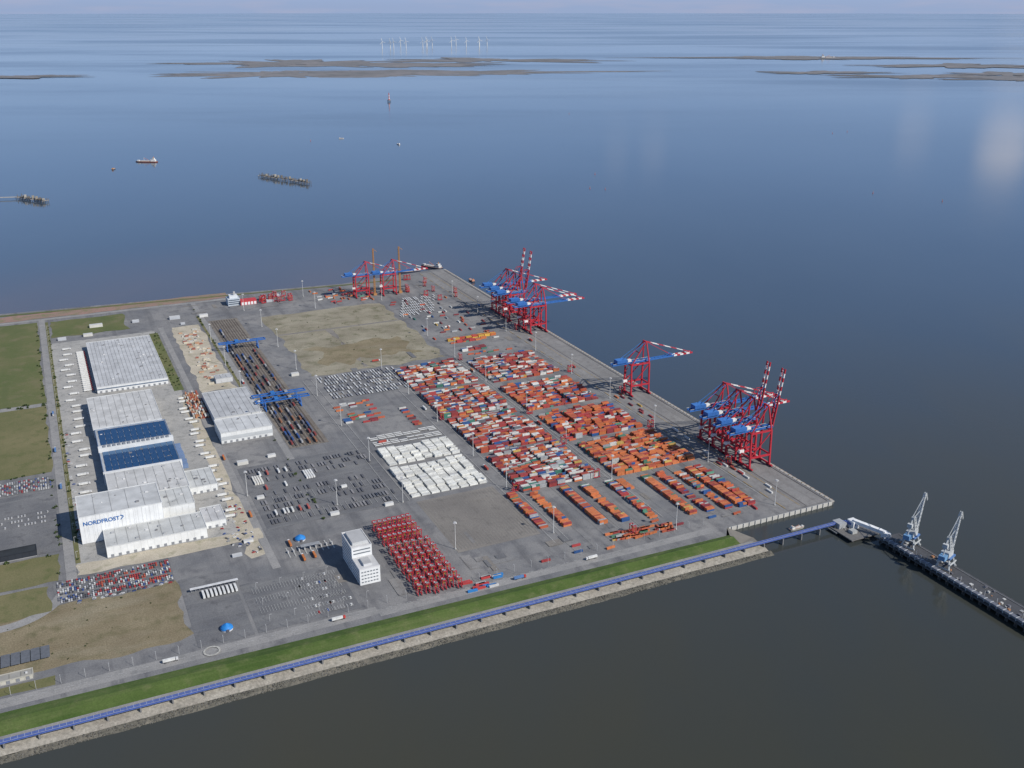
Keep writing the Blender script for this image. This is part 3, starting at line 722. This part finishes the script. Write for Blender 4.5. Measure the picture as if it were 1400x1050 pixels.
for y in (-139,-195):
    b=B(); LG=(.50,.52,.52)
    for xx in (-9,9):
        for yy in (-8,8): b.beam((xx,yy,0),(xx*.6,yy*.6,14),1.6,1.6,LG)
        b.beam((xx,-9,1),(xx,9,1),1.8,1.8,LG)
    for yy in (-8,8): b.beam((-9,yy,8),(9,yy,8),1.2,1.4,LG)
    b.box(-8,8,-7,7,14,16,(.1,.2,.42)); b.box(-9,5,-5,5,16,23,(.45,.47,.48),(.4,.42,.43)); b.box(-18,-9,-4,4,15,21,(.15,.3,.5)); b.box(5,8,-1.5,1.5,16,20,(.6,.6,.6))
    lattice(b,(3,0,20),(-4,0,42),3.2,1.6,5,LG,.9)
    lattice(b,(6,0,18),(22,0,66),2.4,1.0,10,(.58,.60,.60),.8)
    b.beam((-4,1,42),(22,0,64),.6,.6,LG); b.beam((-4,-1,42),(14,0,44),.5,.5,LG); b.beam((-4,0,42),(-14,0,21),1.2,1.2,LG)
    lattice(b,(22,0,66),(30,0,54),1.2,.8,3,LG,.6); b.box(-13,-9,-3,3,30,35,(.5,.52,.52)); b.beam((-11,0,34),(-3,0,41),.8,.8,LG)
    b.make('luffing_unloader_crane',loc=(0,y,1.6),rz=rad(20))
# ------------------------------------------------------------------ boats and marine structures
def ship(name,x,y,L,Wd,ang,hull,sup,h=5):
    b=B()
    prof=[(-.5,.8),(-.42,1),(.15,1),(.32,.8),(.43,.42),(.5,.02)]
    top=[(L*a,Wd/2*w) for a,w in prof]
    ring=[(x_,w) for x_,w in top]+[(x_,-w) for x_,w in top[::-1]]
    m=len(ring)
    vs=[(x_*.96,w*.85,-1) for x_,w in ring]+[(x_,w,h) for x_,w in ring]
    b._add(vs,[(i,(i+1)%m,m+(i+1)%m,m+i) for i in range(m)],hull); b._add(vs[m:],[tuple(range(m))[::-1]],(.35,.25,.2))
    b.box(-L*.42,-L*.42+L*.2,-Wd*.38,Wd*.38,h,h+L*.08,sup); b.box(-L*.38,-L*.28,-Wd*.3,Wd*.3,h+L*.08,h+L*.14,sup); b.box(-L*.37,-L*.279,-Wd*.31,Wd*.31,h+L*.10,h+L*.125,DARK)
    b.cyl(-L*.34,0,h+L*.14,h+L*.2,L*.015,(.5,.2,.05),8); b.beam((L*.1,0,h),(L*.1,0,h+L*.16),L*.01,L*.01,sup); b.box(-L*.15,L*.25,-Wd*.25,Wd*.25,h,h+L*.03,(.6,.55,.5)); b.beam((L*.1,0,h+L*.14),(-L*.1,0,h+L*.05),L*.01,L*.01,(.6,.2,.1))
    b.box(L*.3,L*.4,-Wd*.2,Wd*.2,h,h+L*.05,sup)
    return b.make(name,loc=(x,y,WZ),rz=ang)
ship('dredger_ship',-469,3848,100,18,rad(150),(.35,.10,.06),(.72,.72,.70),4)
ship('tug_boat',-620,3681,28,9,rad(60),(.1,.1,.12),(.6,.3,.1),3)
ship('cargo_ship',8896,10056,220,32,rad(-20),(.3,.3,.33),(.6,.6,.6),10)
ship('harbour_boat',-92,-34,24,7,rad(0),(.3,.32,.3),(.65,.65,.62),2)
ship('work_boat',740,3950,30,8,rad(100),(.5,.5,.5),(.7,.7,.7),3)
ship('work_boat',550,4300,26,8,rad(-20),(.5,.5,.5),(.7,.7,.7),3)
ship('barge',-20,1500,70,16,rad(120),(.05,.06,.10),(.5,.5,.5),5)
ship('barge',-90,1480,60,15,rad(175),(.04,.05,.09),(.3,.3,.35),4)
ship('tug_boat',22,1330,30,9,rad(90),(.08,.08,.1),(.55,.25,.15),3)
ship('tug_boat',16,1180,28,9,rad(90),(.1,.12,.3),(.6,.6,.6),3)
def oldpier(x0,y0,x1,y1,arm):
    b=B(); c=(.20,.17,.14); p=Vector((x0,y0,0));q=Vector((x1,y1,0));L=(q-p).length;d=(q-p)/L;nn=Vector((-d.y,d.x,0))
    for seg in ((.0,.38),(.45,.55),(.62,1)):
        a_=p+d*L*seg[0];b_=p+d*L*seg[1]
        k=int((b_-a_).length/9)
        b.beam(a_+Vector((0,0,2)),b_+Vector((0,0,2)),9,1.6,c)
        for i in range(k+1):
            o=a_+(b_-a_)*i/max(1,k)
            for s_ in (-12,-5,5,12): b.cyl(o.x+nn.x*s_,o.y+nn.y*s_,-14,R.uniform(1,12),.9,(.16,.14,.12),6)
            if R.random()<.6: b.box(o.x-4,o.x+4,o.y-4,o.y+4,3,R.uniform(5,14),R.choice([(.3,.27,.22),(.4,.38,.34),(.15,.14,.13)]))
            if R.random()<.4: b.beam(o+nn*-14+Vector((0,0,2)),o+nn*14+Vector((0,0,2)),2.5,1.2,(.35,.32,.28))
    b.beam(p+Vector((0,0,3.4)),p+d*L+Vector((0,0,3.4)),2.4,1.0,(.35,.32,.28))
    if arm: b.beam(p+Vector((0,0,2)),Vector(arm),8,2,(.4,.38,.35))
    b.make('old_pile_pier')
oldpier(-100,3218,29,2957,None); oldpier(-990,3085,-907,2964,(-1900,3300,2))
b=B()
for a in range(8): b.cyl(11*math.cos(a*.785),11*math.sin(a*.785),-10,5,1.2,DARK,6)
b.cyl(0,0,5,8,14,(.3,.3,.3),12)
for k in range(5): b.cyl(0,0,8+k*8,16+k*8,5-k*.4,(.6,.08,.06) if k%2==0 else WHITE,12,4.6-k*.4)
b.cyl(0,0,48,49,5,WHITE,12); b.cyl(0,0,49,55,2.6,(.55,.08,.06),12); b.cyl(0,0,55,58,2.8,(.4,.05,.05),12,.2)
b.make('lighthouse',loc=(1481,6281,0))
b=B(); b.cyl(0,0,-6,60,6,WHITE,8,5); b.cyl(0,0,60,100,5,WHITE,8,3.5); b.box(-4,4,-9,5,98,105,WHITE)
for k in range(3):
    a=rad(90+k*120+15); b.beam((0,-8,102),(58*math.cos(a),-8,102+58*math.sin(a)),4.5,3,WHITE)
wt=b.make('w',mesh_only=True)
for i in range(15):
    t=i/14; put('wind_turbine',wt,(4529+(6673-4529)*t+R.uniform(-60,60),15731+460*t+R.choice([0,450,-350]),0),rad(R.uniform(-50,10)))
b=B()
for i in range(9):
    x,y=R.choice([(-700,3500),(1200,2500),(3000,3500),(200,4200),(2500,5200),(1900,1800)]); x+=R.uniform(-300,300); y+=R.uniform(-300,300)
    b.cyl(x,y,-5.5,-2.5,1.8,(.5,.1,.05),8,1.2); b.cyl(x,y,-2.5,2.5,.4,(.5,.1,.05),6); b.cyl(x,y,2.5,4,1,(.5,.3,.05),6,.1)
b.make('navigation_buoys')
FZ=[-4.8]
def flat(cx,cy,hl,hd,seed):
    # star-shaped sandbank as a triangle fan: never folds over itself
    rt=Vector((.905,-.426));fw=Vector((.426,.905)); z=FZ[0]; FZ[0]+=.35
    vs=[(cx,cy,z)]; n_=240
    for i in range(n_):
        a=2*math.pi*i/n_
        k=max(.22,1+.85*noise.fractal(Vector((math.cos(a)*2.6+seed,math.sin(a)*2.6,seed)),.7,2.1,6))
        p_=Vector((cx,cy))+rt*hl*math.cos(a)*k+fw*hd*math.sin(a)*k; vs.append((p_.x,p_.y,z))
    me=bpy.data.meshes.new('tidal_flat'); me.from_pydata(vs,[],[(0,1+i,1+(i+1)%n_) for i in range(n_)]); me.materials.append(MAT['mud']); me.update(); put('tidal_flat',me)
for a in ((2313,9480,1600,420,1),(3300,9300,1300,330,2),(1500,9750,900,400,3),(2209,11784,1000,700,4),(2900,11100,1300,450,5),(4500,11500,1400,420,15),(7130,6726,950,260,6),(7900,6000,700,330,7),(6700,7600,620,220,8),(8200,6600,700,260,9),(9000,8000,1100,330,10),(8600,10300,1800,400,12),(-900,10500,700,160,13)): flat(*a)
# ------------------------------------------------------------------ light, sky, camera
se=rad(39); sd=Vector((.561*math.cos(se),-.828*math.cos(se),math.sin(se))).normalized()
L=bpy.data.lights.new('sun','SUN'); L.energy=5.0; L.angle=rad(.5); L.color=(1,.95,.87)
lo=bpy.data.objects.new('sun',L); scene.collection.objects.link(lo); lo.rotation_euler=sd.to_track_quat('Z','Y').to_euler()
w=bpy.data.worlds.new('World'); scene.world=w; w.use_nodes=True; nt=w.node_tree
bg=nt.nodes['Background']; bg.inputs['Strength'].default_value=.10
sk=N(nt,'ShaderNodeTexSky'); sk.sky_type='NISHITA'; sk.sun_disc=False; sk.sun_elevation=se; sk.sun_rotation=math.atan2(.561,-.828)
sk.altitude=600; sk.air_density=1.0; sk.dust_density=.5; sk.ozone_density=2.5
tc=N(nt,'ShaderNodeTexCoord'); nv=N(nt,'ShaderNodeVectorMath',operation='NORMALIZE'); nt.links.new(tc.outputs['Generated'],nv.inputs[0])
sx=N(nt,'ShaderNodeSeparateXYZ'); nt.links.new(nv.outputs[0],sx.inputs[0])
zc=math_(nt,'MAXIMUM',sx.outputs[2],0.)
hz=mixc(nt,maprange(nt,zc,0.,.035),(3.1,4.0,6.0),(3.3,4.8,7.7))       # blue summer haze near the horizon
hz=mixc(nt,maprange(nt,zc,.03,.15),hz,(2.4,4.2,8.4))
ex=math_(nt,'POWER',2.718,math_(nt,'MULTIPLY',zc,-3.2))
col=mixc(nt,ex,sk.outputs[0],hz)
mp=N(nt,'ShaderNodeMapping'); mp.inputs['Scale'].default_value=(1,1,3.5); nt.links.new(nv.outputs[0],mp.inputs[0])
cn=N(nt,'ShaderNodeTexNoise'); cn.inputs['Scale'].default_value=9; cn.inputs['Detail'].default_value=6; nt.links.new(mp.outputs[0],cn.inputs['Vector'])
mp2=N(nt,'ShaderNodeMapping'); mp2.inputs['Scale'].default_value=(1,1,9); nt.links.new(nv.outputs[0],mp2.inputs[0])
cn2=N(nt,'ShaderNodeTexNoise'); cn2.inputs['Scale'].default_value=12; cn2.inputs['Detail'].default_value=6; nt.links.new(mp2.outputs[0],cn2.inputs['Vector'])
cb_=math_(nt,'MULTIPLY',maprange(nt,cn2.outputs['Fac'],.45,.65,0,.4),maprange(nt,zc,.0,.05,1,0))
col=mixc(nt,cb_,col,(4.3,4.4,5.8))
tot=None
for az,el,r0,amt in ((50.7,6.7,1.7,.75),(46.5,6.2,1.2,.3),(33.,7.4,1.0,.22),(31,7.6,.9,.25)):
    v=(math.sin(rad(az))*math.cos(rad(el)),math.cos(rad(az))*math.cos(rad(el)),math.sin(rad(el)))
    dp=N(nt,'ShaderNodeVectorMath',operation='DOT_PRODUCT'); nt.links.new(nv.outputs[0],dp.inputs[0]); dp.inputs[1].default_value=v
    o=maprange(nt,dp.outputs['Value'],math.cos(rad(r0)),math.cos(rad(r0*.25)),0,amt,True)
    tot=o if tot is None else math_(nt,'ADD',tot,o)
cl=math_(nt,'MULTIPLY',tot,maprange(nt,cn.outputs['Fac'],.3,.6))
col=mixc(nt,math_(nt,'MINIMUM',cl,1.),col,(11,10.6,11))
nt.links.new(col,bg.inputs[0])
cam=bpy.data.cameras.new('camera'); co=bpy.data.objects.new('camera',cam); scene.collection.objects.link(co); scene.camera=co
cam.sensor_width=36; cam.lens=35.51; cam.clip_start=1; cam.clip_end=400000
co.location=(-934.9,-942.4,640); co.rotation_euler=(rad(90-20.49),0,rad(-25.2))
scene.view_settings.view_transform='Standard'; scene.view_settings.look='None'; scene.view_settings.exposure=0
